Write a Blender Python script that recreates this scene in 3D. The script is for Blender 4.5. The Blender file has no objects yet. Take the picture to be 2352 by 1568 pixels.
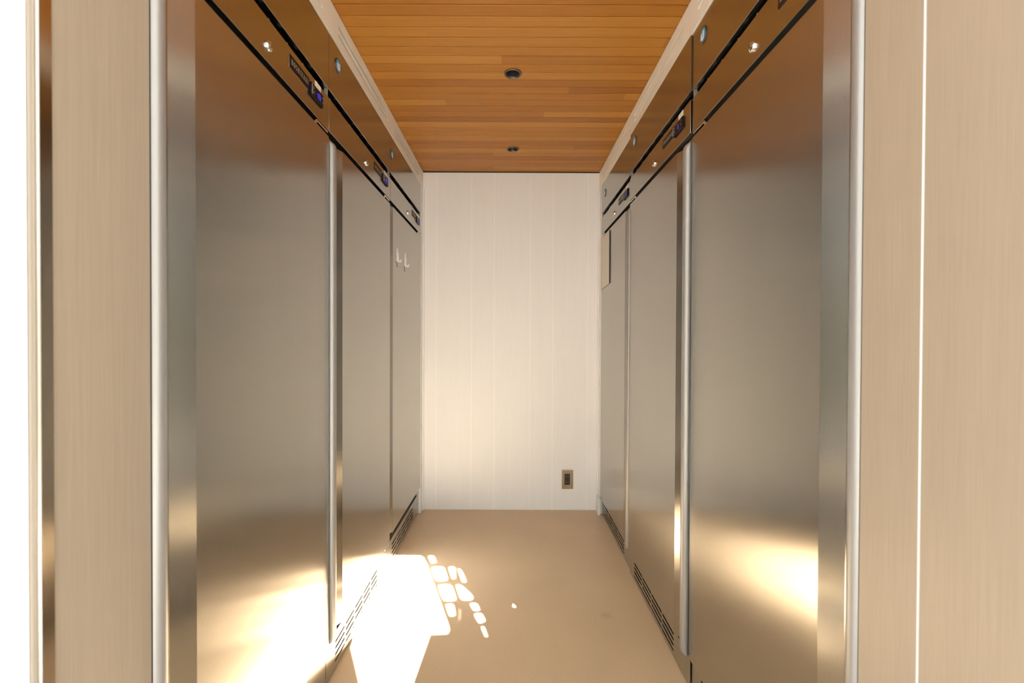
import bpy, bmesh, math
from mathutils import Vector, Matrix

# ------------------------------------------------------------------ camera, world, sun, exposure
S = bpy.context.scene
COL = S.collection
R = math.radians

CH = 1.09                                   # lens height above the floor
cam_d = bpy.data.cameras.new('camera')
cam = bpy.data.objects.new('camera', cam_d); COL.objects.link(cam)
cam_d.sensor_width = 36.0
cam_d.lens = 16.0
cam_d.clip_start = 0.01
cam_d.dof.use_dof = True
cam_d.dof.focus_distance = 2.0
cam_d.dof.aperture_fstop = 4.5
cam.matrix_world = (Matrix.Translation((0, 0, CH)) @ Matrix.Rotation(R(90 - 0.55), 4, 'X')
                    @ Matrix.Rotation(R(0.22), 4, 'Z'))
S.camera = cam

S.view_settings.view_transform = 'Standard'
S.view_settings.look = 'None'
S.view_settings.gamma = 1
S.view_settings.use_curve_mapping = False
S.view_settings.exposure = 1.25

SUN_H = Vector((0.3404, -0.9403))           # horizontal direction towards the sun
TAN_E = 1.1364                              # tangent of its elevation

w = bpy.data.worlds.new('sky'); S.world = w
w.use_nodes = True
nt = w.node_tree; nt.nodes.clear()
_o = nt.nodes.new('ShaderNodeOutputWorld'); _b = nt.nodes.new('ShaderNodeBackground')
_tc = nt.nodes.new('ShaderNodeTexCoord'); _sx = nt.nodes.new('ShaderNodeSeparateXYZ')
_mr = nt.nodes.new('ShaderNodeMapRange'); _cr = nt.nodes.new('ShaderNodeValToRGB')
nt.links.new(_tc.outputs['Generated'], _sx.inputs[0]); nt.links.new(_sx.outputs['Z'], _mr.inputs['Value'])
_mr.inputs['From Min'].default_value = -1; _mr.inputs['From Max'].default_value = 1
nt.links.new(_mr.outputs[0], _cr.inputs[0]); nt.links.new(_cr.outputs[0], _b.inputs[0])
nt.links.new(_b.outputs[0], _o.inputs[0])
e = _cr.color_ramp.elements                 # pale paving below, hedges at the horizon, bright hazy sky above
e[0].position = 0.0; e[0].color = (0.62, 0.52, 0.41, 1)
e[1].position = 1.0; e[1].color = (0.72, 0.86, 1.0, 1)
for p, c in ((0.40, (0.72, 0.60, 0.46, 1)), (0.47, (0.55, 0.56, 0.42, 1)), (0.53, (0.58, 0.60, 0.47, 1)), (0.57, (0.95, 0.98, 1.0, 1))):
    k = e.new(p); k.color = c
_b.inputs['Strength'].default_value = 1.75

sun_d = bpy.data.lights.new('sun', 'SUN'); sun = bpy.data.objects.new('sun', sun_d); COL.objects.link(sun)
sun_d.energy = 40.0; sun_d.angle = R(0.18); sun_d.color = (0.96, 0.98, 1.0)
sun.location = (1.5, -4, 5)
sun.rotation_euler = Vector((SUN_H.x, SUN_H.y, TAN_E)).to_track_quat('Z', 'Y').to_euler()

# ------------------------------------------------------------------ materials
def mat(name):
    m = bpy.data.materials.new(name); m.use_nodes = True
    n = m.node_tree; b = n.nodes['Principled BSDF']
    return m, n, b

def N(n, t, **kw):
    x = n.nodes.new(t)
    for k_, v in kw.items(): setattr(x, k_, v)
    return x

def plain(name, col, rough=0.5, metal=0.0, emit=None, es=0):
    m, n, b = mat(name)
    b.inputs['Base Color'].default_value = (*col, 1); b.inputs['Roughness'].default_value = rough
    b.inputs['Metallic'].default_value = metal
    if emit: b.inputs['Emission Color'].default_value = (*emit, 1); b.inputs['Emission Strength'].default_value = es
    return m

def steel(name, col, rough, aniso, scale_v=4.0, smudge=0.014, diffuse=0.0):
    """brushed stainless steel, vertical grain"""
    m, n, b = mat(name)
    L = n.links
    g = N(n, 'ShaderNodeNewGeometry')
    mp = N(n, 'ShaderNodeMapping'); mp.inputs['Scale'].default_value = (260, 260, scale_v)
    L.new(g.outputs['Position'], mp.inputs[0])
    nz = N(n, 'ShaderNodeTexNoise'); nz.inputs['Scale'].default_value = 1.0; nz.inputs['Detail'].default_value = 3
    L.new(mp.outputs[0], nz.inputs[0])
    mp2 = N(n, 'ShaderNodeMapping'); mp2.inputs['Scale'].default_value = (7, 7, 1.6)
    L.new(g.outputs['Position'], mp2.inputs[0])
    nz2 = N(n, 'ShaderNodeTexNoise'); nz2.inputs['Scale'].default_value = 1.0; nz2.inputs['Detail'].default_value = 1.5
    L.new(mp2.outputs[0], nz2.inputs[0])
    r1 = N(n, 'ShaderNodeMapRange'); r1.inputs['To Min'].default_value = rough - 0.008; r1.inputs['To Max'].default_value = rough + 0.008
    L.new(nz.outputs[0], r1.inputs[0])
    r2 = N(n, 'ShaderNodeMapRange'); r2.inputs['From Min'].default_value = 0.35; r2.inputs['From Max'].default_value = 0.75
    r2.inputs['To Min'].default_value = 0; r2.inputs['To Max'].default_value = smudge
    L.new(nz2.outputs[0], r2.inputs[0])
    ad = N(n, 'ShaderNodeMath', operation='ADD'); L.new(r1.outputs[0], ad.inputs[0]); L.new(r2.outputs[0], ad.inputs[1])
    L.new(ad.outputs[0], b.inputs['Roughness'])
    mx = N(n, 'ShaderNodeMix', data_type='RGBA')
    mx.inputs['A'].default_value = (*[c * 0.98 for c in col], 1); mx.inputs['B'].default_value = (*[min(1, c * 1.02) for c in col], 1)
    L.new(nz.outputs[0], mx.inputs['Factor']); L.new(mx.outputs['Result'], b.inputs['Base Color'])
    mp3 = N(n, 'ShaderNodeMapping'); mp3.inputs['Scale'].default_value = (330, 330, 190)
    L.new(g.outputs['Position'], mp3.inputs[0])
    nz3 = N(n, 'ShaderNodeTexNoise'); nz3.inputs['Scale'].default_value = 1.0; nz3.inputs['Detail'].default_value = 2
    L.new(mp3.outputs[0], nz3.inputs[0])
    r3 = N(n, 'ShaderNodeMapRange'); r3.inputs['From Min'].default_value = 0.67; r3.inputs['From Max'].default_value = 0.72
    r3.inputs['To Min'].default_value = 0; r3.inputs['To Max'].default_value = 0.25
    L.new(nz3.outputs[0], r3.inputs[0])
    md_ = N(n, 'ShaderNodeMix', data_type='RGBA'); L.new(r3.outputs[0], md_.inputs['Factor'])     # fine specks of dirt
    L.new(mx.outputs['Result'], md_.inputs['A']); md_.inputs['B'].default_value = (0.12, 0.10, 0.07, 1)
    L.new(md_.outputs['Result'], b.inputs['Base Color'])
    b.inputs['Metallic'].default_value = 1.0 - diffuse
    b.inputs['Anisotropic'].default_value = aniso
    tg = N(n, 'ShaderNodeCombineXYZ'); tg.inputs[0].default_value = 1; tg.inputs[1].default_value = 1; tg.inputs[2].default_value = 0
    L.new(tg.outputs[0], b.inputs['Tangent'])
    bp = N(n, 'ShaderNodeBump'); bp.inputs['Strength'].default_value = 0.006; bp.inputs['Distance'].default_value = 0.001
    L.new(nz.outputs[0], bp.inputs['Height']); L.new(bp.outputs[0], b.inputs['Normal'])
    return m

def washed_wood(name, a, c, rough=0.45):
    """white washed timber with a fine upright grain"""
    m, n, b = mat(name); L = n.links
    g = N(n, 'ShaderNodeNewGeometry')
    mp = N(n, 'ShaderNodeMapping'); mp.inputs['Scale'].default_value = (330, 330, 7)
    L.new(g.outputs['Position'], mp.inputs[0])
    nz = N(n, 'ShaderNodeTexNoise'); nz.inputs['Scale'].default_value = 1; nz.inputs['Detail'].default_value = 4; nz.inputs['Roughness'].default_value = 0.6
    L.new(mp.outputs[0], nz.inputs[0])
    mp2 = N(n, 'ShaderNodeMapping'); mp2.inputs['Scale'].default_value = (26, 26, 1.1)
    L.new(g.outputs['Position'], mp2.inputs[0])
    nz2 = N(n, 'ShaderNodeTexNoise'); nz2.inputs['Scale'].default_value = 1; nz2.inputs['Detail'].default_value = 3
    L.new(mp2.outputs[0], nz2.inputs[0])
    av = N(n, 'ShaderNodeMath', operation='MULTIPLY_ADD'); av.inputs[1].default_value = 0.75
    hf = N(n, 'ShaderNodeMath', operation='MULTIPLY'); hf.inputs[1].default_value = 0.25
    L.new(nz2.outputs[0], hf.inputs[0]); L.new(nz.outputs[0], av.inputs[0]); L.new(hf.outputs[0], av.inputs[2])
    cr = N(n, 'ShaderNodeMapRange'); cr.inputs['From Min'].default_value = 0.25; cr.inputs['From Max'].default_value = 0.75
    L.new(av.outputs[0], cr.inputs[0])
    mx = N(n, 'ShaderNodeMix', data_type='RGBA'); mx.inputs['A'].default_value = (*a, 1); mx.inputs['B'].default_value = (*c, 1)
    L.new(cr.outputs[0], mx.inputs['Factor']); L.new(mx.outputs['Result'], b.inputs['Base Color'])
    b.inputs['Roughness'].default_value = rough
    bp = N(n, 'ShaderNodeBump'); bp.inputs['Strength'].default_value = 0.12; bp.inputs['Distance'].default_value = 0.001
    L.new(nz.outputs[0], bp.inputs['Height']); L.new(bp.outputs[0], b.inputs['Normal'])
    return m

PLANK = 0.0519; PL0 = 1.691
def cedar(name):
    """varnished boards; every length of board has its own tone"""
    m, n, b = mat(name); L = n.links
    g = N(n, 'ShaderNodeNewGeometry'); sx = N(n, 'ShaderNodeSeparateXYZ'); L.new(g.outputs['Position'], sx.inputs[0])
    def M(op, a, c=None, d=None):
        x = N(n, 'ShaderNodeMath', operation=op)
        for i, v in enumerate((a, c, d)):
            if v is None: continue
            if isinstance(v, (int, float)): x.inputs[i].default_value = v
            else: L.new(v, x.inputs[i])
        return x.outputs[0]
    row = M('FLOOR', M('DIVIDE', M('SUBTRACT', sx.outputs['Y'], PL0 - 40 * PLANK), PLANK))
    wn = N(n, 'ShaderNodeTexWhiteNoise', noise_dimensions='1D'); L.new(row, wn.inputs['W'])
    xs = M('ADD', M('DIVIDE', sx.outputs['X'], 2.1), M('MULTIPLY', wn.outputs['Value'], 7.0))
    piece = M('FLOOR', xs)
    frac = M('FRACT', xs)
    wn2 = N(n, 'ShaderNodeTexWhiteNoise', noise_dimensions='2D')
    cb = N(n, 'ShaderNodeCombineXYZ'); L.new(row, cb.inputs[0]); L.new(piece, cb.inputs[1]); L.new(cb.outputs[0], wn2.inputs['Vector'])
    mp = N(n, 'ShaderNodeMapping'); mp.inputs['Scale'].default_value = (3.5, 160, 30)
    L.new(g.outputs['Position'], mp.inputs[0])
    ofs = N(n, 'ShaderNodeVectorMath', operation='ADD'); L.new(mp.outputs[0], ofs.inputs[0])
    sc = N(n, 'ShaderNodeVectorMath', operation='SCALE'); sc.inputs['Scale'].default_value = 40
    L.new(wn2.outputs['Color'], sc.inputs[0]); L.new(sc.outputs[0], ofs.inputs[1])
    nz = N(n, 'ShaderNodeTexNoise'); nz.inputs['Scale'].default_value = 1; nz.inputs['Detail'].default_value = 5; nz.inputs['Distortion'].default_value = 0.6
    L.new(ofs.outputs[0], nz.inputs[0])
    t = M('ADD', M('MULTIPLY', wn2.outputs['Value'], 0.58), M('MULTIPLY', nz.outputs[0], 0.46))
    cr = N(n, 'ShaderNodeValToRGB'); L.new(t, cr.inputs[0])
    el = cr.color_ramp.elements
    el[0].position = 0.12; el[0].color = (0.28, 0.095, 0.014, 1)
    el[1].position = 0.95; el[1].color = (0.50, 0.235, 0.040, 1)
    k_ = el.new(0.5); k_.color = (0.385, 0.155, 0.020, 1)
    L.new(cr.outputs[0], b.inputs['Base Color'])
    b.inputs['Roughness'].default_value = 0.38
    b.inputs['Specular IOR Level'].default_value = 0.28
    return m

def floor_mat(name):
    m, n, b = mat(name); L = n.links
    g = N(n, 'ShaderNodeNewGeometry')
    nz = N(n, 'ShaderNodeTexNoise'); nz.inputs['Scale'].default_value = 330; nz.inputs['Detail'].default_value = 2
    L.new(g.outputs['Position'], nz.inputs[0])
    nz2 = N(n, 'ShaderNodeTexNoise'); nz2.inputs['Scale'].default_value = 2.2; nz2.inputs['Detail'].default_value = 4
    L.new(g.outputs['Position'], nz2.inputs[0])
    cr = N(n, 'ShaderNodeValToRGB'); L.new(nz.outputs[0], cr.inputs[0])
    el = cr.color_ramp.elements
    el[0].position = 0.30; el[0].color = (0.50, 0.355, 0.215, 1)
    el[1].position = 0.62; el[1].color = (0.69, 0.505, 0.315, 1)
    k_ = el.new(0.42); k_.color = (0.63, 0.45, 0.272, 1)
    mx = N(n, 'ShaderNodeMix', data_type='RGBA', blend_type='MULTIPLY'); mx.inputs['Factor'].default_value = 1
    r_ = N(n, 'ShaderNodeMapRange'); r_.inputs['From Min'].default_value = 0.3; r_.inputs['From Max'].default_value = 0.7
    r_.inputs['To Min'].default_value = 0.93; r_.inputs['To Max'].default_value = 1.05
    L.new(nz2.outputs[0], r_.inputs[0]); cc = N(n, 'ShaderNodeCombineColor')
    for i in range(3): L.new(r_.outputs[0], cc.inputs[i])
    L.new(cr.outputs[0], mx.inputs['A']); L.new(cc.outputs[0], mx.inputs['B'])
    # one small round stain, as on the real floor
    vm = N(n, 'ShaderNodeVectorMath', operation='DISTANCE'); vm.inputs[1].default_value = (0.373, 1.775, 0)
    L.new(g.outputs['Position'], vm.inputs[0])
    rs = N(n, 'ShaderNodeMapRange'); rs.inputs['From Min'].default_value = 0.008; rs.inputs['From Max'].default_value = 0.030
    rs.inputs['To Min'].default_value = 0.35; rs.inputs['To Max'].default_value = 0
    L.new(vm.outputs['Value'], rs.inputs[0])
    ms = N(n, 'ShaderNodeMix', data_type='RGBA'); L.new(rs.outputs[0], ms.inputs['Factor']); L.new(mx.outputs['Result'], ms.inputs['A'])
    ms.inputs['B'].default_value = (0.36, 0.25, 0.15, 1)
    L.new(ms.outputs['Result'], b.inputs['Base Color'])
    b.inputs['Roughness'].default_value = 0.34
    bp = N(n, 'ShaderNodeBump'); bp.inputs['Strength'].default_value = 0.15; bp.inputs['Distance'].default_value = 0.0006
    L.new(nz.outputs[0], bp.inputs['Height']); L.new(bp.outputs[0], b.inputs['Normal'])
    return m

STEEL = steel('brushed_steel', (0.515, 0.495, 0.45), 0.22, 0.93)
STEEL_P = steel('brushed_steel_panel', (0.47, 0.46, 0.425), 0.20, 0.85)
ALU = plain('satin_aluminium', (0.37, 0.35, 0.325), 0.42, 0.5)
CHROME = plain('chrome', (0.75, 0.73, 0.70), 0.16, 1.0)
TRIM_STEEL = plain('polished_steel', (0.72, 0.66, 0.58), 0.13, 1.0)
BLACK = plain('black_gasket', (0.012, 0.011, 0.010), 0.55)
DARK_INT = plain('dark_interior', (0.03, 0.027, 0.023), 0.5)
WHITE_WOOD = washed_wood('white_washed_wood', (0.82, 0.815, 0.81), (0.88, 0.875, 0.87))
TAN_WOOD = washed_wood('limed_wood', (0.325, 0.250, 0.178), (0.385, 0.302, 0.218))
CEDAR = cedar('cedar_boards')
FLOOR = floor_mat('speckled_vinyl')
WHITE = plain('white_paint', (0.85, 0.84, 0.82), 0.6)
JOINT = plain('white_joint', (0.95, 0.94, 0.92), 0.6)
CREAM = plain('cream_frame', (0.52, 0.45, 0.36), 0.35, 0.3)
FASCIA = washed_wood('cream_washed_wood', (0.84, 0.79, 0.69), (0.90, 0.86, 0.77))
GREY_EXT = plain('sun_screen_grey', (0.74, 0.71, 0.66), 0.8)
PLASTIC_B = plain('black_plastic', (0.012, 0.009, 0.008), 0.3)
PLATE = plain('dark_name_plate', (0.022, 0.011, 0.007), 0.4, 0.0)
GREY_TXT = plain('grey_print', (0.34, 0.29, 0.24), 0.4, 0.3)
RING = plain('dark_ring', (0.03, 0.025, 0.025), 0.35, 0.0)
BLUE = plain('emblem_blue', (0.04, 0.33, 0.58), 0.4)
PRINTW = plain('emblem_white', (0.80, 0.82, 0.82), 0.35)
LED = plain('blue_digits', (0.02, 0.02, 0.2), 0.4, 0, (0.05, 0.05, 1.0), 0.55)
STICK = plain('cream_sticker', (0.83, 0.78, 0.66), 0.6)
BRONZE = plain('bronze_plate', (0.40, 0.31, 0.20), 0.32, 0.85)
SOCK = plain('dark_socket', (0.025, 0.024, 0.022), 0.35)
LAMP_RIM = plain('bronze_rim', (0.16, 0.13, 0.11), 0.35, 0.7)
LAMP_IN = plain('dark_reflector', (0.10, 0.09, 0.07), 0.28, 0.8)
CLEAR_W = plain('white_plastic', (0.86, 0.86, 0.85), 0.35)
TAPE = plain('clear_tape', (0.72, 0.66, 0.58), 0.25)
SHEET = steel('dull_metal_sheet', (0.66, 0.60, 0.50), 0.42, 0.2, 1.2, 0.08, 0.35)

for m_ in (PLASTIC_B, PLATE):
    m_.node_tree.nodes['Principled BSDF'].inputs['Specular IOR Level'].default_value = 0.10

# ------------------------------------------------------------------ mesh helpers
def box(bm, x0, x1, y0, y1, z0, z1):
    x0, x1 = sorted((x0, x1)); y0, y1 = sorted((y0, y1)); z0, z1 = sorted((z0, z1))
    v = [bm.verts.new(p) for p in ((x0,y0,z0),(x1,y0,z0),(x1,y1,z0),(x0,y1,z0),(x0,y0,z1),(x1,y0,z1),(x1,y1,z1),(x0,y1,z1))]
    for f in ((0,3,2,1),(4,5,6,7),(0,1,5,4),(1,2,6,5),(2,3,7,6),(3,0,4,7)): bm.faces.new([v[i] for i in f])

def obj(name, bm, m, parent=None, loc=None, bevel=0, smooth=False, seg=2):
    bmesh.ops.recalc_face_normals(bm, faces=bm.faces[:])
    me = bpy.data.meshes.new(name); bm.to_mesh(me); bm.free()
    me.materials.append(m)
    if smooth:
        for p in me.polygons: p.use_smooth = True
    o = bpy.data.objects.new(name, me); COL.objects.link(o)
    if parent: o.parent = parent
    if loc: o.location = loc
    if bevel:
        b = o.modifiers.new('bevel', 'BEVEL'); b.width = bevel; b.segments = seg; b.limit_method = 'ANGLE'; b.angle_limit = R(40)
    if smooth and not bevel:
        pass
    return o

def thing(name, label, cat, loc, group=None):
    o = bpy.data.objects.new(name, None); COL.objects.link(o); o.location = loc; o.empty_display_size = 0.1
    o['label'] = label; o['category'] = cat
    if group: o['group'] = group
    return o

def struct(name, bm, m, bevel=0, parent=None, **kw):
    o = obj(name, bm, m, parent, bevel=bevel, **kw); o['kind'] = 'structure'; return o

def extrude_profile(bm, pts, fn, a, b):
    """closed 2-D profile pts swept from a to b; fn(u, v, t) gives the 3-D point"""
    A = [bm.verts.new(fn(u, v, a)) for u, v in pts]; B = [bm.verts.new(fn(u, v, b)) for u, v in pts]
    n = len(pts)
    for i in range(n): bm.faces.new((A[i], A[(i+1) % n], B[(i+1) % n], B[i]))
    bm.faces.new(A[::-1]); bm.faces.new(B)

def plate(outer, holes, fn, thick):
    """flat plate with holes; fn(u, v, d) maps to 3-D, d = 0 is the face, d = thick the back"""
    bm = bmesh.new()
    loops = []
    edges = []
    for lp in [outer] + holes:
        vs = [bm.verts.new((u, v, 0)) for u, v in lp]; loops.append(vs)
        for i in range(len(vs)): edges.append(bm.edges.new((vs[i], vs[(i+1) % len(vs)])))
    bmesh.ops.triangle_fill(bm, use_beauty=True, use_dissolve=False, edges=edges, normal=(0, 0, 1))
    front = bm.faces[:]
    co = {v: (v.co.x, v.co.y) for v in bm.verts}
    back = {}
    for v in list(co): back[v] = bm.verts.new((0, 0, 0))
    for f in front: bm.faces.new([back[v] for v in reversed(f.verts)])
    for lp in loops:
        for i in range(len(lp)):
            a, b = lp[i], lp[(i+1) % len(lp)]
            bm.faces.new((a, b, back[b], back[a]))
    for v, (u, vv) in co.items():
        v.co = fn(u, vv, 0); back[v].co = fn(u, vv, thick)
    return bm

def stadium(u0, u1, v0, v1, n=4):
    r = (v1 - v0) / 2; c = (v0 + v1) / 2; pts = []
    for i in range(n + 1):
        a = -math.pi/2 + math.pi * i / n; pts.append((u1 - r + r*math.cos(a), c + r*math.sin(a)))
    for i in range(n + 1):
        a = math.pi/2 + math.pi * i / n; pts.append((u0 + r + r*math.cos(a), c + r*math.sin(a)))
    return pts

# ------------------------------------------------------------------ dimensions
XL, XR = -0.5627, 0.5460                    # door planes of the two rows
YB = 2.868                                  # back wall
ZC = 2.127                                  # ceiling
W = 0.70; Y0 = 0.70                         # unit width, near edge of the first unit
ZU = 2.0195                                 # top of the units
ZP = 1.8455                                 # lower edge of the top panel

# ------------------------------------------------------------------ setting
bm = bmesh.new(); box(bm, -1.5, 1.5, 0.45, YB + 0.1, -0.05, 0)
struct('floor', bm, FLOOR)
bm = bmesh.new(); box(bm, -3.4, 3.4, -3.0, 0.448, -0.06, -0.005)
struct('floor_outside', bm, plain('grey_paving', (0.20, 0.185, 0.165), 0.8))

# ceiling boards: one swept profile with a V groove between boards
prof = []
ya = PL0 - 22 * PLANK; yb = YB + 0.02
k = 0
prof.append((ya, ZC + 0.03))
y = ya
g = 0.0018; dp = 0.016; ch_ = 0.0014
while y < yb:
    prof += [(y + g + ch_, ZC), (y + PLANK - g - ch_, ZC), (y + PLANK - g, ZC + ch_), (y + PLANK - g, ZC + dp), (y + PLANK + g, ZC + dp), (y + PLANK + g, ZC + ch_)]
    y += PLANK
prof.append((y + 0.01, ZC + 0.03))
bm = bmesh.new(); extrude_profile(bm, prof, lambda u, v, t: (t, u, v), -1.45, 1.45)
ceiling = struct('ceiling', bm, CEDAR)
# holes for the two downlights
LAMPS = [(-0.001, 1.800), (0.0, 2.520)]
cut = bmesh.new()
for lx, ly in LAMPS:
    bmesh.ops.create_cone(cut, cap_ends=True, segments=40, radius1=0.029, radius2=0.029, depth=0.2, matrix=Matrix.Translation((lx, ly, ZC)))
cme = bpy.data.meshes.new('cut'); cut.to_mesh(cme); cut.free()
co_ = bpy.data.objects.new('cut', cme); COL.objects.link(co_)
md = ceiling.modifiers.new('holes', 'BOOLEAN'); md.object = co_; md.operation = 'DIFFERENCE'; md.solver = 'EXACT'
bpy.context.view_layer.update()
nm = bpy.data.meshes.new_from_object(ceiling.evaluated_get(bpy.context.evaluated_depsgraph_get()))
ceiling.modifiers.clear(); ceiling.data = nm
bpy.data.objects.remove(co_)

# roof slab above, keeps the daylight out
bm = bmesh.new(); box(bm, -1.5, 1.5, 0.54, YB + 0.15, ZC + 0.12, ZC + 0.20); struct('ceiling_slab', bm, WHITE)

# back wall: boards of two widths with fine V grooves
gx = [-1.45, -0.4775, -0.2555, -0.1125, 0.1120, 0.2560, 0.4750, 1.45]
prof = [(-1.45, YB + 0.06), (-1.45, YB), (1.45, YB), (1.45, YB + 0.06)]
bm = bmesh.new(); extrude_profile(bm, prof, lambda u, v, t: (u, v, t), 0.0, ZC + 0.12)
wb = struct('wall_back', bm, WHITE_WOOD)
for xx in gx[1:-1]:
    bm = bmesh.new(); box(bm, xx - 0.0015, xx + 0.0015, YB - 0.0006, YB + 0.002, 0.004, ZC); struct('joint_line', bm, JOINT, parent=wb)
bm = bmesh.new(); box(bm, -0.555, 0.538, YB - 0.0035, YB, 0.0, 0.006); struct('baseboard_back', bm, WHITE)
bm = bmesh.new(); box(bm, -0.5627, 0.545, YB - 0.004, YB, ZC - 0.006, ZC); struct('trim_5', bm, BLACK)

# outer side walls behind the units
bm = bmesh.new(); box(bm, -1.45, -1.38, 0.525, YB, 0, ZC + 0.12); struct('wall_left', bm, WHITE)
bm = bmesh.new(); box(bm, 1.38, 1.45, 0.45, YB, 0, ZC + 0.12); struct('wall_right', bm, WHITE)

# fillers between the last unit and the back wall
bm = bmesh.new(); box(bm, XL - 0.6, XL + 0.002, 2.803, 2.850, 0, ZU - 0.001); struct('trim_1', bm, WHITE, bevel=0.001)
bm = bmesh.new(); box(bm, XL - 0.6, XL + 0.010, 2.852, YB, 0, ZU - 0.001); struct('trim_6', bm, WHITE_WOOD, bevel=0.001)
bm = bmesh.new(); box(bm, XR - 0.002, XR + 0.6, 2.803, 2.850, 0, ZU - 0.001); struct('trim_2', bm, WHITE, bevel=0.001)
bm = bmesh.new(); box(bm, XR - 0.010, XR + 0.6, 2.852, YB, 0, ZU - 0.001); struct('trim_7', bm, WHITE_WOOD, bevel=0.001)
bm = bmesh.new(); box(bm, XR - 0.014, XR - 0.003, 2.78, 2.845, 0, 0.105); struct('baseboard_right', bm, WHITE, bevel=0.001)

# slotted fascia boards over the units
for s, P, nmx in ((1, XL, 'trim_3'), (-1, XR, 'trim_4')):
    holes = []
    y = 0.77 - 0.70
    for k in range(4):
        a = 0.774 + 0.70 * (k - 0) if k < 3 else None
        if a is None: continue
        b_ = a + 0.578
        for z0 in (2.078, 2.052):
            holes.append(stadium(a, b_, z0, z0 + 0.013, 5))
    fn = (lambda s, P: (lambda u, v, d: (P + s * (0.001 - d), u, v)))(s, P)
    bm = plate([(0.55, ZU + 0.001), (YB, ZU + 0.001), (YB, ZC - 0.003), (0.55, ZC - 0.003)], holes, fn, 0.012)
    f_ = struct(nmx, bm, FASCIA)
    bm = bmesh.new(); box(bm, P - s*0.0125, P - s*0.022, 0.56, YB, ZU + 0.004, ZC - 0.01)
    bb = struct('slot_backing', bm, TAN_WOOD, parent=f_)
    bm = bmesh.new(); box(bm, P - s*0.0, P - s*0.10, 0.56, YB, ZC - 0.0029, ZC - 0.0005)
    struct('shadow_gap', bm, BLACK, parent=f_)

# timber return walls beside the entrance
def panel_wall(nm_, x_face, x_back, y0, y1, grooves):
    s = 1 if x_back > x_face else -1
    prof = [(y0, x_back), (y0, x_face)]
    for yy in grooves:
        q = 0.0016
        prof += [(yy - q, x_face), (yy - q*0.4, x_face + s*0.002), (yy + q*0.4, x_face + s*0.002), (yy + q, x_face)]
    prof += [(y1, x_face), (y1, x_back)]
    bm = bmesh.new(); extrude_profile(bm, prof, lambda u, v, t: (v, u, t), 0.0, ZU)
    pw = struct(nm_, bm, TAN_WOOD)
    for yy in grooves:
        bm = bmesh.new(); box(bm, x_face - s*0.0003, x_face + s*0.002, yy - 0.0015, yy + 0.0015, 0, ZU); struct('joint_line', bm, WHITE, parent=pw)
    return pw
panel_wall('wall_left_front', -0.5565, -1.38, 0.5500, 0.7000, [])
panel_wall('wall_right_front', 0.5395, 1.38, 0.45, 0.7019, [0.6000])
for nm_, x0_, x1_, yy_ in (('gap_shade_left', -0.5565, -0.60, 0.7001), ('gap_shade_right', 0.5395, 0.60, 0.7020)):  # dark strips standing in for the shaded gap beside the first handles
    bm = bmesh.new(); box(bm, x0_, x1_, yy_, 0.7035, 0, ZU); struct(nm_, bm, DARK_INT)

# stainless angle on the left corner of the entrance
q_ = 0.989
bm = bmesh.new()
extrude_profile(bm, [(y_ * q_, x_ * q_) for y_, x_ in [(0.5388, -0.577), (0.5388, -0.5632), (0.5392, -0.5612), (0.5397, -0.5603), (0.5408, -0.5598), (0.5555, -0.5598), (0.5555, -0.577)]],
                lambda u, v, t: (v, u, t), 0, ZC - 0.002)
struct('trim_8', bm, TRIM_STEEL)
bm = bmesh.new(); box(bm, -0.577 * q_, -0.5636 * q_, 0.5282 * q_, 0.5384 * q_, 0, ZC - 0.002); struct('trim_9', bm, CREAM)
# white outside wall, in full sun
bm = bmesh.new(); box(bm, -3.2, -0.5775 * q_, 0.500, 0.5490, 0, 2.9); box(bm, -0.5775 * q_, -0.5627 * q_, 0.500, 0.5280 * q_, 0, 2.9); struct('wall_front_left', bm, WHITE)
bm = bmesh.new(); box(bm, XR + 0.002, 3.2, 0.37, 0.448, 0, 2.9); struct('wall_front_right', bm, WHITE)
bm = bmesh.new(); box(bm, -1.45, 1.45, 0.551, 0.60, ZC + 0.201, 2.9); struct('wall_front_lintel', bm, WHITE)

# added screen, out of view behind the camera; its opening and pierced holes shape the patch of sun
def fl(px, py):
    """point of the floor seen at a photo pixel"""
    px = px + 0.0038 * (py - 784)
    yy = CH * 1045 / (py - 774); return ((px - 1177) * yy / 1045, yy)
GY = -1.20
def to_screen(p):
    t = (p[1] - GY) / 0.9403
    return (p[0] + 0.3404 * t, t * TAN_E)
patch = [(-0.30, 1.14), (-0.392, 1.25), (-0.490, 1.4346), (-0.574, 1.600), (-0.90, 2.262), (-0.445, 2.262)]
patch = [(-0.335, 1.13), fl(824, 1568), fl(806, 1492), fl(812, 1474), (-0.603, 1.69), (-0.81, 2.262),
         fl(966, 1278), fl(973, 1283), fl(980, 1297), fl(1029, 1438), fl(1032, 1449), fl(1027, 1459), fl(987, 1461), fl(949, 1568), (-0.30, 1.13)]
holes = [[to_screen(p) for p in patch]]
def c5(pts): return [fl(680 + x / 3.35, 1100 + y / 3.35) for x, y in pts]
def chaikin(p, n=2):
    for it in range(n):
        w0 = 0.15 if it == 0 else 0.25; w1 = 1 - w0
        q = []
        for i in range(len(p)):
            a, b = p[i], p[(i+1) % len(p)]
            q += [(a[0]*w1 + b[0]*w0, a[1]*w1 + b[1]*w0), (a[0]*w0 + b[0]*w1, a[1]*w0 + b[1]*w1)]
        p = q
    return p
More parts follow.
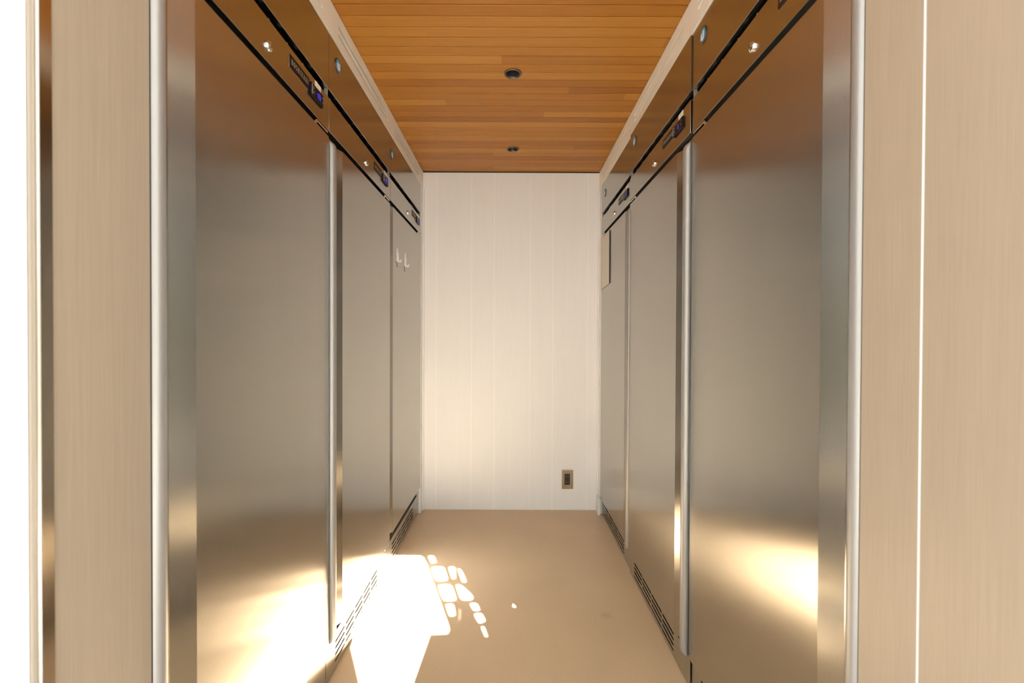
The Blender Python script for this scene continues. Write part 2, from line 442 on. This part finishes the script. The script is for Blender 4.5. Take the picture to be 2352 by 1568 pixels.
spots = [
    [(1015, 592), (1062, 592), (1086, 656), (1040, 660)],
    [(1036, 678), (1142, 674), (1174, 796), (1076, 800)],
    [(1170, 678), (1226, 676), (1228, 778), (1206, 784)],
    [(1242, 688), (1270, 700), (1318, 805), (1284, 808)],
    [(1086, 816), (1198, 812), (1242, 950), (1134, 954)],
    [(1226, 812), (1275, 822), (1362, 905), (1360, 944), (1270, 946)],
    [(1148, 968), (1212, 964), (1232, 1065), (1182, 1072)],
    [(1258, 1000), (1262, 1000), (1264, 1105), (1260, 1105)],
    [(1335, 958), (1395, 960), (1420, 1024), (1370, 1028)],
    [(1366, 1042), (1430, 1036), (1462, 1106), (1412, 1128)],
    [(1424, 1142), (1444, 1138), (1478, 1225), (1464, 1232)],
]
for sp in spots:
    cx_ = sum(p[0] for p in sp) / len(sp); cy_ = sum(p[1] for p in sp) / len(sp)
    hw = max(abs(p[0] - cx_) for p in sp); hh = max(abs(p[1] - cy_) for p in sp)
    kx = max(0.5, (hw - 5) / hw); ky = max(0.5, (hh - 5) / hh)
    sp = [(cx_ + (p[0] - cx_) * kx, cy_ + (p[1] - cy_) * ky) for p in sp]
    holes.append([to_screen(p) for p in c5(chaikin(sp, 2))])
holes.append([to_screen(p) for p in [fl(1179, 1397), fl(1184, 1382), fl(1202, 1370), fl(1217, 1366), fl(1213, 1378), fl(1197, 1394)]])
bm = plate([(0.066, 0.55), (3.2, 0.55), (3.2, 5.6), (0.066, 5.6)], holes, lambda u, v, d: (u, GY - d, v), 0.004)
struct('added_sun_screen', bm, GREY_EXT)
bm = bmesh.new(); box(bm, -3.2, -0.22, GY - 0.004, GY, 0.55, 5.6); struct('added_sun_screen_left', bm, GREY_EXT)  # added unseen panel, keeps sun off most of the left outside
bm = bmesh.new()
box(bm, 3.0, 3.1, GY - 0.12, GY - 0.006, 0, 5.6)
box(bm, 0.070, 3.2, GY - 0.06, GY - 0.006, 0.55, 0.60)
box(bm, -0.70, -0.60, GY - 0.12, GY - 0.006, 0, 5.6)
struct('added_sun_screen_posts', bm, GREY_EXT)  # added posts and rail that carry the unseen sun screen

# ------------------------------------------------------------------ refrigerators
def seven(bm, ch, u0, v0, h, wd, tk, q):
    segs = {'0':'abcdef','1':'bc','2':'abged','3':'abgcd','-':'g','5':'afgcd','4':'fgbc','8':'abcdefg'}[ch]
    m_ = h / 2
    R_ = {'a':(0,wd,h-tk,h),'g':(0,wd,m_-tk/2,m_+tk/2),'d':(0,wd,0,tk),'f':(0,tk,m_,h),'b':(wd-tk,wd,m_,h),'e':(0,tk,0,m_),'c':(wd-tk,wd,0,m_)}
    for s_ in segs:
        a, b, c, d = R_[s_]; i = 0.0004
        q(bm, u0 + a + i, u0 + b - i, v0 + c + i, v0 + d - i)

def letters(bm, text, u0, v0, h, adv, quad, poly):
    """simple serif capitals from strokes"""
    w_ = adv * 0.70; t = h * 0.15; tn = h * 0.09; sf = h * 0.09
    for ch in text:
        x = u0
        def stem(a): 
            quad(bm, x + a, x + a + t, v0, v0 + h)
            quad(bm, x + a - sf, x + a + t + sf, v0, v0 + tn); quad(bm, x + a - sf, x + a + t + sf, v0 + h - tn, v0 + h)
        if ch == 'H': stem(sf); stem(w_ - t - sf); quad(bm, x + sf, x + w_ - sf, v0 + h*.46, v0 + h*.46 + tn); u0 += adv
        elif ch == 'I': stem(sf*1.2); u0 += adv * 0.62
        elif ch == 'O':
            n = 18; c = (x + w_/2, v0 + h/2)
            for i in range(n):
                a, b = 2*math.pi*i/n, 2*math.pi*(i+1)/n
                ro = (w_/2*1.02, h/2*1.03); ri = (w_/2 - t*1.0, h/2 - tn)
                poly(bm, [(c[0]+ro[0]*math.cos(a), c[1]+ro[1]*math.sin(a)), (c[0]+ro[0]*math.cos(b), c[1]+ro[1]*math.sin(b)),
                          (c[0]+ri[0]*math.cos(b), c[1]+ri[1]*math.sin(b)), (c[0]+ri[0]*math.cos(a), c[1]+ri[1]*math.sin(a))])
            u0 += adv
        elif ch == 'S':
            pts = []
            for i in range(9):
                a = R(30 + 240 * i / 8); pts.append((x + w_*.42 + w_*.36*math.cos(a), v0 + h*.74 + h*.23*math.sin(a)))
            for i in range(9):
                a = R(90 - 240 * i / 8); pts.append((x + w_*.42 + w_*.38*math.cos(a), v0 + h*.27 + h*.24*math.sin(a)))
            for i in range(len(pts) - 1):
                a, b = Vector(pts[i]), Vector(pts[i+1]); d = (b - a)
                if d.length < 1e-6: continue
                nrm = Vector((-d.y, d.x)).normalized() * t * 0.42
                poly(bm, [tuple(a+nrm), tuple(b+nrm), tuple(b-nrm), tuple(a-nrm)])
            u0 += adv * 0.88
        elif ch == 'Z':
            quad(bm, x, x + w_*.9, v0, v0 + tn); quad(bm, x, x + w_*.9, v0 + h - tn, v0 + h)
            poly(bm, [(x, v0 + tn), (x + t*1.2, v0 + tn), (x + w_*.9, v0 + h - tn), (x + w_*.9 - t*1.2, v0 + h - tn)])
            u0 += adv * 0.95
        elif ch == 'A':
            poly(bm, [(x, v0), (x + tn, v0), (x + w_*.5, v0 + h), (x + w_*.5 - tn, v0 + h)])
            poly(bm, [(x + w_ - t*1.1, v0), (x + w_, v0), (x + w_*.5 + t*.4, v0 + h), (x + w_*.5 - t*.6, v0 + h)])
            quad(bm, x + w_*.2, x + w_*.75, v0 + h*.30, v0 + h*.30 + tn)
            quad(bm, x - sf, x + tn + sf, v0, v0 + tn*.9); quad(bm, x + w_ - t - sf, x + w_ + sf, v0, v0 + tn*.9)
            u0 += adv
        elif ch == 'K':
            stem(sf)
            poly(bm, [(x + sf + t, v0 + h*.42), (x + sf + t + tn, v0 + h*.36), (x + w_, v0 + h), (x + w_ - tn*1.4, v0 + h)])
            poly(bm, [(x + w_*.38, v0 + h*.58), (x + w_*.38 + t*.7, v0 + h*.66), (x + w_ + tn, v0), (x + w_ - t, v0)])
            u0 += adv

LED_TXT = {(1, 0): '-23', (1, 1): '-20', (1, 2): '-21', (-1, 0): '-22', (-1, 1): '3', (-1, 2): '5'}
BADGE = {(1, 0): (0.07, 1.958), (1, 1): (0.07, 1.958), (1, 2): (0.024, 1.937), (-1, 0): (0.079, 1.963), (-1, 1): (0.075, 1.960), (-1, 2): (0.108, 1.943)}

def fridge(s, k, label):
    """s = 1: left row (front faces +x); s = -1: right row. k counts away from the entrance."""
    P = XL if s == 1 else (XR + 0.003, XR - 0.0015, XR + 0.001)[k]
    y0 = Y0 + W * k
    zk = 0.124 if s == 1 else 0.098          # top of the kick plate
    zd = 0.138 if s == 1 else 0.104          # lower edge of the door
    if s == 1 and k == 2: zd = 0.164
    ya, yb = 0.0015, W - 0.0015
    T = thing('refrigerator', label, 'refrigerator', (P, y0, 0), 'tall stainless steel refrigerators')
    X = lambda n: s * n
    U = lambda u: u if s == 1 else W - u      # reading position seen from the front -> local y
    def q(bm, u0, u1, v0, v1, n0=0.0, n1=0.0005):
        box(bm, X(n0), X(n1), U(u0), U(u1), v0, v1)
    def qn(n0, n1): return lambda bm, u0, u1, v0, v1: q(bm, u0, u1, v0, v1, n0, n1)
    def pn(n0, n1):
        def f(bm, pts):
            extrude_profile(bm, pts, lambda u, v, t: (X(t), U(u), v), n0, n1)
        return f
    # cabinet carcass
    bm = bmesh.new(); box(bm, X(-0.062), X(-0.70), ya + 0.004, yb - 0.004, 0.128, ZU - 0.002); box(bm, X(-0.030), X(-0.062), ya, yb, 0.128, 1.80)
    obj('cabinet', bm, DARK_INT, T)
    # top panel with a turned-in lower lip
    bm = bmesh.new()
    extrude_profile(bm, [(-0.055, ZU - 0.0025), (0, ZU - 0.0025), (0, ZP), (-0.012, ZP), (-0.012, ZP + 0.002), (-0.002, ZP + 0.002), (-0.002, ZU - 0.006), (-0.055, ZU - 0.006)],
                    lambda u, v, t: (X(u), t, v), ya, yb)
    tp = obj('top_panel', bm, STEEL_P, T, bevel=0.001)
    # edge flanges that close the panel at both sides
    for e0 in (yb - 0.0015, ya):
        bm = bmesh.new(); box(bm, X(-0.045), X(-0.0022), e0, e0 + 0.0015, ZP, ZU - 0.007); obj('side_flange', bm, STEEL_P, tp)
    bu, bz = BADGE[(s, k)]
    bm = bmesh.new()
    bmesh.ops.create_cone(bm, cap_ends=True, segments=40, radius1=0.0235, radius2=0.0225, depth=0.0024,
                          matrix=Matrix.Translation((X(0.0012), U(bu), bz)) @ Matrix.Rotation(R(90) * s, 4, 'Y'))
    bd = obj('badge', bm, RING, T); bd['label'] = 'round dark-rimmed blue and white badge'
    bm = bmesh.new()
    bmesh.ops.create_cone(bm, cap_ends=True, segments=40, radius1=0.0175, radius2=0.0175, depth=0.0008,
                          matrix=Matrix.Translation((X(0.0026), U(bu), bz + 0.001)) @ Matrix.Rotation(R(90) * s, 4, 'Y'))
    obj('badge_field', bm, BLUE, bd)
    bm = bmesh.new(); f = pn(0.0029, 0.0034)
    f(bm, [(bu - 0.011, bz - 0.006), (bu - 0.008, bz - 0.013), (bu, bz - 0.0155), (bu + 0.008, bz - 0.012), (bu + 0.011, bz - 0.003), (bu + 0.011, bz + 0.007),
           (bu + 0.006, bz + 0.011), (bu + 0.002, bz + 0.008), (bu + 0.003, bz - 0.006), (bu - 0.001, bz - 0.008), (bu - 0.003, bz + 0.006), (bu - 0.008, bz + 0.008), (bu - 0.011, bz + 0.002)])
    obj('badge_mark', bm, PRINTW, bd)
    bm = bmesh.new()
    for i in range(-6, 7):
        a = R(-90 + i * 13); cx, cz = bu + 0.0202*math.cos(a), bz + 0.0202*math.sin(a)
        q(bm, cx - 0.0011, cx + 0.0011, cz - 0.0013, cz + 0.0013, 0.0022, 0.0027)
    obj('badge_lettering', bm, GREY_TXT, bd)
    # control panel: folded strip, small tabs along its top edge
    zb, zt = 1.7185, 1.819
    bm = bmesh.new()
    extrude_profile(bm, [(0, zb), (0, zt), (-0.014, zt), (-0.014, zt - 0.002), (-0.002, zt - 0.002), (-0.002, zb + 0.002), (-0.018, zb + 0.002), (-0.018, zb)],
                    lambda u, v, t: (X(u), t, v), ya, yb)
    cp = obj('control_panel', bm, STEEL_P, T, bevel=0.0008)
    for i in range(8):
        yy = 0.016 + 0.0865 * i
        yy = yy if s == 1 else W - yy
        bm = bmesh.new(); box(bm, X(-0.028), X(-0.0025), yy - 0.0012, yy + 0.0012, zt - 0.0005, zt + 0.0065)
        obj('vent_tab', bm, ALU, cp)
    bm = bmesh.new(); box(bm, X(-0.014), X(-0.003), yb - 0.004, yb - 0.0002, zt, ZP); obj('side_tab', bm, ALU, cp)
    bm = bmesh.new(); box(bm, X(-0.0621), X(-0.050), ya, yb, 1.80, ZP + 0.03); obj('dark_recess', bm, BLACK, T)
    # lock
    bm = bmesh.new()
    ku = 0.352; kz = 1.756
    M_ = Matrix.Translation((X(0), U(ku), kz)) @ Matrix.Rotation(R(90) * s, 4, 'Y')
    prev = None
    rings = [(0.0120, 0.0), (0.0120, 0.0028), (0.0112, 0.0048), (0.0088, 0.0066), (0.0078, 0.0070), (0.0078, 0.0062), (0.0074, 0.0062), (0.0070, 0.0078), (0.0, 0.0080)]
    seg = 32; rs = []
    for r_, h_ in rings:
        if r_ == 0: rs.append([bm.verts.new(M_ @ Vector((0, 0, h_)))]); continue
        rs.append([bm.verts.new(M_ @ Vector((r_*math.cos(2*math.pi*i/seg), r_*math.sin(2*math.pi*i/seg), h_))) for i in range(seg)])
    for a, b in zip(rs, rs[1:]):
        for i in range(seg):
            if len(b) == 1: bm.faces.new((a[i], a[(i+1) % seg], b[0]))
            else: bm.faces.new((a[i], a[(i+1) % seg], b[(i+1) % seg], b[i]))
    lk = obj('lock', bm, CHROME, T, smooth=True); lk['label'] = 'round chrome door lock'
    bm = bmesh.new(); q(bm, ku - 0.0008, ku + 0.0008, kz - 0.0040, kz + 0.0040, 0.0070, 0.0082); obj('keyway', bm, BLACK, lk)
    # name plate and display
    bm = bmesh.new(); q(bm, 0.452, 0.562, 1.768, 1.801, 0.0003, 0.0016); npl = obj('name_plate', bm, PLATE, T, bevel=0.0004)
    npl['label'] = 'dark brown name plate with pale lettering'
    bm = bmesh.new(); q(bm, 0.4505, 0.5635, 1.7665, 1.8025, 0.0, 0.0004); obj('plate_edge', bm, STEEL_P, npl)
    bm = bmesh.new(); letters(bm, 'HOSHIZAKI', 0.4585, 1.7785, 0.0135, 0.01225, qn(0.0017, 0.0021), pn(0.0017, 0.0021)); obj('lettering', bm, GREY_TXT, npl)
    bm = bmesh.new()
    extrude_profile(bm, [(0.5635, 0.0005), (0.5635, 0.005), (0.566, 0.0065), (0.642, 0.0065), (0.6485, 0.0045), (0.6485, 0.0005)],
                    lambda u, v, t: (X(v), U(u), t), 1.7600, 1.7945)
    ds = obj('display', bm, PLASTIC_B, T, bevel=0.0012); ds['label'] = 'black temperature display with blue digits'
    bm = bmesh.new(); extrude_profile(bm, stadium(1.7630, 1.7915, 0.5655, 0.5715, 5), lambda u, v, t: (X(t), U(v), u), 0.0060, 0.0080)
    obj('display_grip', bm, plain_grey, ds, bevel=0.0008)
    bm = bmesh.new(); txt = LED_TXT[(s, k)]; u_ = 0.611 - 0.0085 * len(txt) / 2 * 1.15
    for ch in txt:
        seven(bm, ch, u_, 1.7695, 0.0155, 0.0078, 0.0019, qn(0.0066, 0.0070)); u_ += 0.0098
    obj('digits', bm, LED, ds)
    for uu, vv in ((0.578, 1.7825), (0.578, 1.7705), (0.636, 1.7835), (0.636, 1.7705)):
        bm = bmesh.new(); q(bm, uu, uu + 0.0045, vv, vv + 0.0045, 0.0064, 0.0069)
        obj('button_mark', bm, GREY_TXT, ds)
    # paper sticker above the display
    bm = bmesh.new(); q(bm, 0.600, 0.640, 1.8020, 1.8180, 0.0002, 0.0007); st = obj('sticker', bm, STICK, T); st['label'] = 'small cream paper sticker'
    bm = bmesh.new(); q(bm, 0.618, 0.6195, 1.8105, 1.8140, 0.0007, 0.0009); q(bm, 0.6195, 0.6215, 1.8105, 1.8118, 0.0007, 0.0009); obj('pen_mark', bm, DARK_INT, st)
    # door: folded front with a slanting finger recess next to the handle
    zdt = 1.7005
    plain_edge = (s == 1 and k == 2)          # this door has no raised bar, only a narrow recess
    ry = 0.047 if plain_edge else 0.1105
    prof = [(ry, 0.0), (yb - 0.001, 0.0), (yb - 0.001, -0.028), (ry, -0.028)]
    bm = bmesh.new()
    extrude_profile(bm, prof, lambda u, v, t: (X(v), u, t), zd, zdt)
    dr = obj('door', bm, STEEL, T)
    bm = bmesh.new()
    extrude_profile(bm, [(ry - 0.0001, -0.00005), (0.004 if plain_edge else 0.0500, -0.018 if plain_edge else -0.0235), (0.004 if plain_edge else 0.0500, -0.0280), (ry - 0.0001, -0.0280)], lambda u, v, t: (X(v), u, t), zd + 0.003, zdt - 0.001)
    fr = obj('finger_recess', bm, STEEL, dr); fr['label'] = 'slanting steel strip of the finger recess'
    if not plain_edge:
        # handle: upright half-round aluminium bar, ends rounded
        bm = bmesh.new()
        hp = []
        for i in range(13):                       # cross-section: y 0.002 .. 0.030, domed outwards
            a = math.pi * i / 12
            hp.append((0.0165 - 0.0145 * math.cos(a), -0.004 + 0.0195 * (math.sin(a) ** 0.62)))
        z0h, z1h = zd - 0.004, zdt - 0.009
        rows = []
        for dz, sc_ in ((0, 0.0), (0.0015, 0.38), (0.005, 0.66), (0.010, 0.86), (0.017, 0.97), (0.024, 1.0)):
            rows.append((z0h + dz, sc_))
        rows = rows + [(2 * (z0h + z1h) / 2 - zz + 0.0, sc_) for zz, sc_ in reversed(rows)]
        rr = []
        for zz, sc_ in rows:
            rr.append([bm.verts.new((X(-0.004 + (v + 0.004) * sc_), u, zz)) for u, v in hp])
        for a, b in zip(rr, rr[1:]):
            for i in range(len(a)): bm.faces.new((a[i], a[(i+1) % len(a)], b[(i+1) % len(a)], b[i]))
        bm.faces.new(rr[0]); bm.faces.new(rr[-1])
        bmesh.ops.remove_doubles(bm, verts=bm.verts[:], dist=1e-6)
        hd = obj('handle', bm, ALU, dr, smooth=True); hd['label'] = 'pale full-height aluminium pull bar'
        bm = bmesh.new(); box(bm, X(-0.004), X(-0.028), 0.0015, 0.0505, zd + 0.004, zdt - 0.002); obj('door_edge', bm, STEEL, dr)
    # hinge bracket in the gap over the door
    bm = bmesh.new()
    extrude_profile(bm, [(0.600, zdt + 0.0015), (0.607, zdt + 0.009), (0.617, zdt + 0.0165), (yb - 0.004, zdt + 0.0165), (yb - 0.004, zdt + 0.010), (0.622, zdt + 0.0095), (0.614, zdt + 0.0015)],
                    lambda u, v, t: (X(t), u, v), -0.022, -0.0015)
    obj('hinge', bm, CHROME, dr, bevel=0.0008)
    # kick plate with rows of vent slots
    holes = []
    nc = 5 if s == 1 else 4
    u0 = 0.076 if s == 1 else 0.140
    pc = 0.0945 if s == 1 else 0.1245
    for c in range(nc):
        for r_ in range(4):
            z_ = (0.026 + r_ * 0.0205) if s == 1 else (0.020 + r_ * 0.0185)
            holes.append(stadium(u0 + c * pc, u0 + c * pc + pc - 0.008, z_, z_ + 0.0085, 3))
    bm = plate([(ya, 0.004), (yb, 0.004), (yb, zk), (ya, zk)], holes, lambda u, v, d: (X(-0.011 - d), u, v), 0.002)
    kp = obj('kick_plate', bm, STEEL_P, T); kp['label'] = 'low steel kick plate with rows of vent slots'
    bm = bmesh.new(); box(bm, X(-0.0132), X(-0.030), ya, yb, zk - 0.002, zk); box(bm, X(-0.0135), X(-0.016), ya, yb, 0.002, 0.006); obj('kick_lip', bm, STEEL_P, kp)
    bm = bmesh.new(); box(bm, X(-0.034), X(-0.05), ya, yb, 0.0, 0.127); obj('base', bm, DARK_INT, T)
    # lower hinge foot
    bm = bmesh.new(); box(bm, X(-0.024), X(-0.004), 0.640, yb - 0.003, zk + 0.0005, zk + 0.008)
    obj('lower_hinge', bm, CHROME, T, bevel=0.001)
    if s == -1 and k == 1: T.rotation_euler.z = R(0.33)   # this unit stands very slightly askew
    return T

plain_grey = plain('grey_plastic', (0.20, 0.20, 0.21), 0.3)
LBL = {(1, 0): 'nearest stainless refrigerator of the left row, its blue display reading -23',
       (1, 1): 'middle stainless refrigerator of the left row, beside the main patch of sun on the floor',
       (1, 2): 'farthest left stainless refrigerator, with two white adhesive hooks on its door',
       (-1, 0): 'nearest stainless refrigerator in the right row, beside the tan wood wall',
       (-1, 1): 'middle stainless refrigerator of the right row, between the near one and the far one',
       (-1, 2): 'farthest right stainless refrigerator, with a dull metal sheet on its door'}
for s in (1, -1):
    for k in range(3): fridge(s, k, LBL[(s, k)])

# ------------------------------------------------------------------ small things
for i, (lx, ly) in enumerate(LAMPS):
    t = thing('downlight', ('larger-looking dark downlight in the cedar ceiling, nearer the camera', 'smaller-looking dark downlight in the cedar ceiling, nearer the white end wall')[i],
              'downlight', (lx, ly, ZC), 'recessed downlights')
    def lathe(rings, seg=40):
        bm = bmesh.new(); rs = []
        for r_, h_ in rings: rs.append([bm.verts.new((r_*math.cos(2*math.pi*j/seg), r_*math.sin(2*math.pi*j/seg), h_)) for j in range(seg)])
        for a, b in zip(rs, rs[1:]):
            for j in range(seg): bm.faces.new((a[j], a[(j+1) % seg], b[(j+1) % seg], b[j]))
        return bm
    obj('rim', lathe([(0.0285, 0.004), (0.034, 0.0), (0.0345, -0.002), (0.033, -0.0045), (0.029, -0.005), (0.0262, -0.002), (0.0258, 0.004)]), LAMP_RIM, t, smooth=True)
    obj('reflector', lathe([(0.0265, 0.003), (0.024, 0.012), (0.020, 0.026), (0.017, 0.034)]), LAMP_IN, t, smooth=True)
    bm = bmesh.new(); bmesh.ops.create_uvsphere(bm, u_segments=20, v_segments=10, radius=0.0165, matrix=Matrix.Translation((0, 0, 0.038)) @ Matrix.Scale(0.5, 4, (0, 0, 1)))
    obj('bulb', bm, plain('lamp_glass', (0.20, 0.18, 0.14), 0.2), t, smooth=True)

t = thing('wall_outlet', 'bronze wall outlet with black sockets low on the white end wall', 'outlet', (0.3525, YB, 0.194))
bm = plate([(-0.0355, -0.060), (0.0355, -0.060), (0.0355, 0.060), (-0.0355, 0.060)], [[(-0.0170, -0.034), (0.0170, -0.034), (0.0170, 0.034), (-0.0170, 0.034)]],
           lambda u, v, d: (u, -0.0075 + d, v), 0.0070)
obj('cover_plate', bm, BRONZE, t, bevel=0.0025)
bm = plate([(-0.0168, -0.0338), (0.0168, -0.0338), (0.0168, 0.0338), (-0.0168, 0.0338)],
           [[(dx - 0.0012, dz - 0.004), (dx + 0.0012, dz - 0.004), (dx + 0.0012, dz + 0.004), (dx - 0.0012, dz + 0.004)] for dx in (-0.0062, 0.0062) for dz in (-0.018, 0.018)],
           lambda u, v, d: (u, -0.0068 + d, v), 0.006)
obj('socket', bm, SOCK, t)

# two adhesive hooks with clear tails on the far left door
def px_on_left(px, py):
    Y = -XL * 1045 / (1177 - (px + 0.0038*(py - 784)))
    return Y, CH - (py - 774) * Y / 1045
for i, (a, b, lean) in enumerate((((913.5, 569), (919, 618), 0.016), ((931.5, 581), (933, 626), 0.006))):
    Ya, Za = px_on_left(*a); Yb, Zb = px_on_left(*b)
    hY = Ya; H_ = Za - Zb
    t = thing('adhesive_hook', ('white adhesive hook on the far left refrigerator door, the left and higher of two', 'white adhesive hook on the far left refrigerator door, the right and lower of two')[i],
              'hook', (XL, hY, Za - 0.07), 'white adhesive hooks on the left refrigerator door')
    bm = bmesh.new(); z0 = 0.07 - H_ * 0.75
    extrude_profile(bm, [(p[1], p[0]) for p in stadium(z0, 0.07, -0.011, 0.011, 8)], lambda u, v, d: (d, u, v), 0.0002, 0.004)
    obj('mount', bm, CLEAR_W, t, bevel=0.0012)
    bm = bmesh.new()
    extrude_profile(bm, [(0.0045, z0 + 0.045), (0.0075, z0 + 0.045), (0.0095, z0 + 0.010), (0.016, z0 + 0.004), (0.020, z0 + 0.014), (0.023, z0 + 0.013), (0.019, z0 - 0.001), (0.009, z0 - 0.0005), (0.0045, z0 + 0.01)],
                    lambda u, v, d: (u, d, v), -0.007, 0.007)
    obj('hook_arm', bm, CLEAR_W, t, bevel=0.0012)
    bm = bmesh.new()
    e_ = 0.07 - H_
    extrude_profile(bm, [(-0.010, z0 + 0.006), (0.011, z0 + 0.006), (0.010 + lean*1.2, e_ + 0.005), (0.002 + lean*1.2, e_), (-0.006 + lean*0.6, e_ + 0.012)],
                    lambda u, v, d: (d, u, v), 0.0040, 0.0050)
    obj('pull_tab', bm, TAPE, t)

# sheet on the far right door
bm = bmesh.new()
extrude_profile(bm, [(2.553, 1.393), (2.795, 1.383), (2.795, 1.690), (2.553, 1.686)], lambda u, v, d: (XR - d, u, v), 0.0006, 0.0030)
t = thing('notice_sheet', 'dull tan metal sheet on the far right refrigerator door beside the end wall', 'sheet', (XR, 2.67, 1.38))
o = obj('sheet', bm, SHEET, t); o.matrix_parent_inverse = Matrix.Translation((-XR, -2.67, -1.38))
bm = bmesh.new(); box(bm, XR - 0.0006, XR - 0.0036, 2.545, 2.5525, 1.395, 1.690)
o = obj('magnet_strip', bm, BLACK, t); o.matrix_parent_inverse = Matrix.Translation((-XR, -2.67, -1.38))
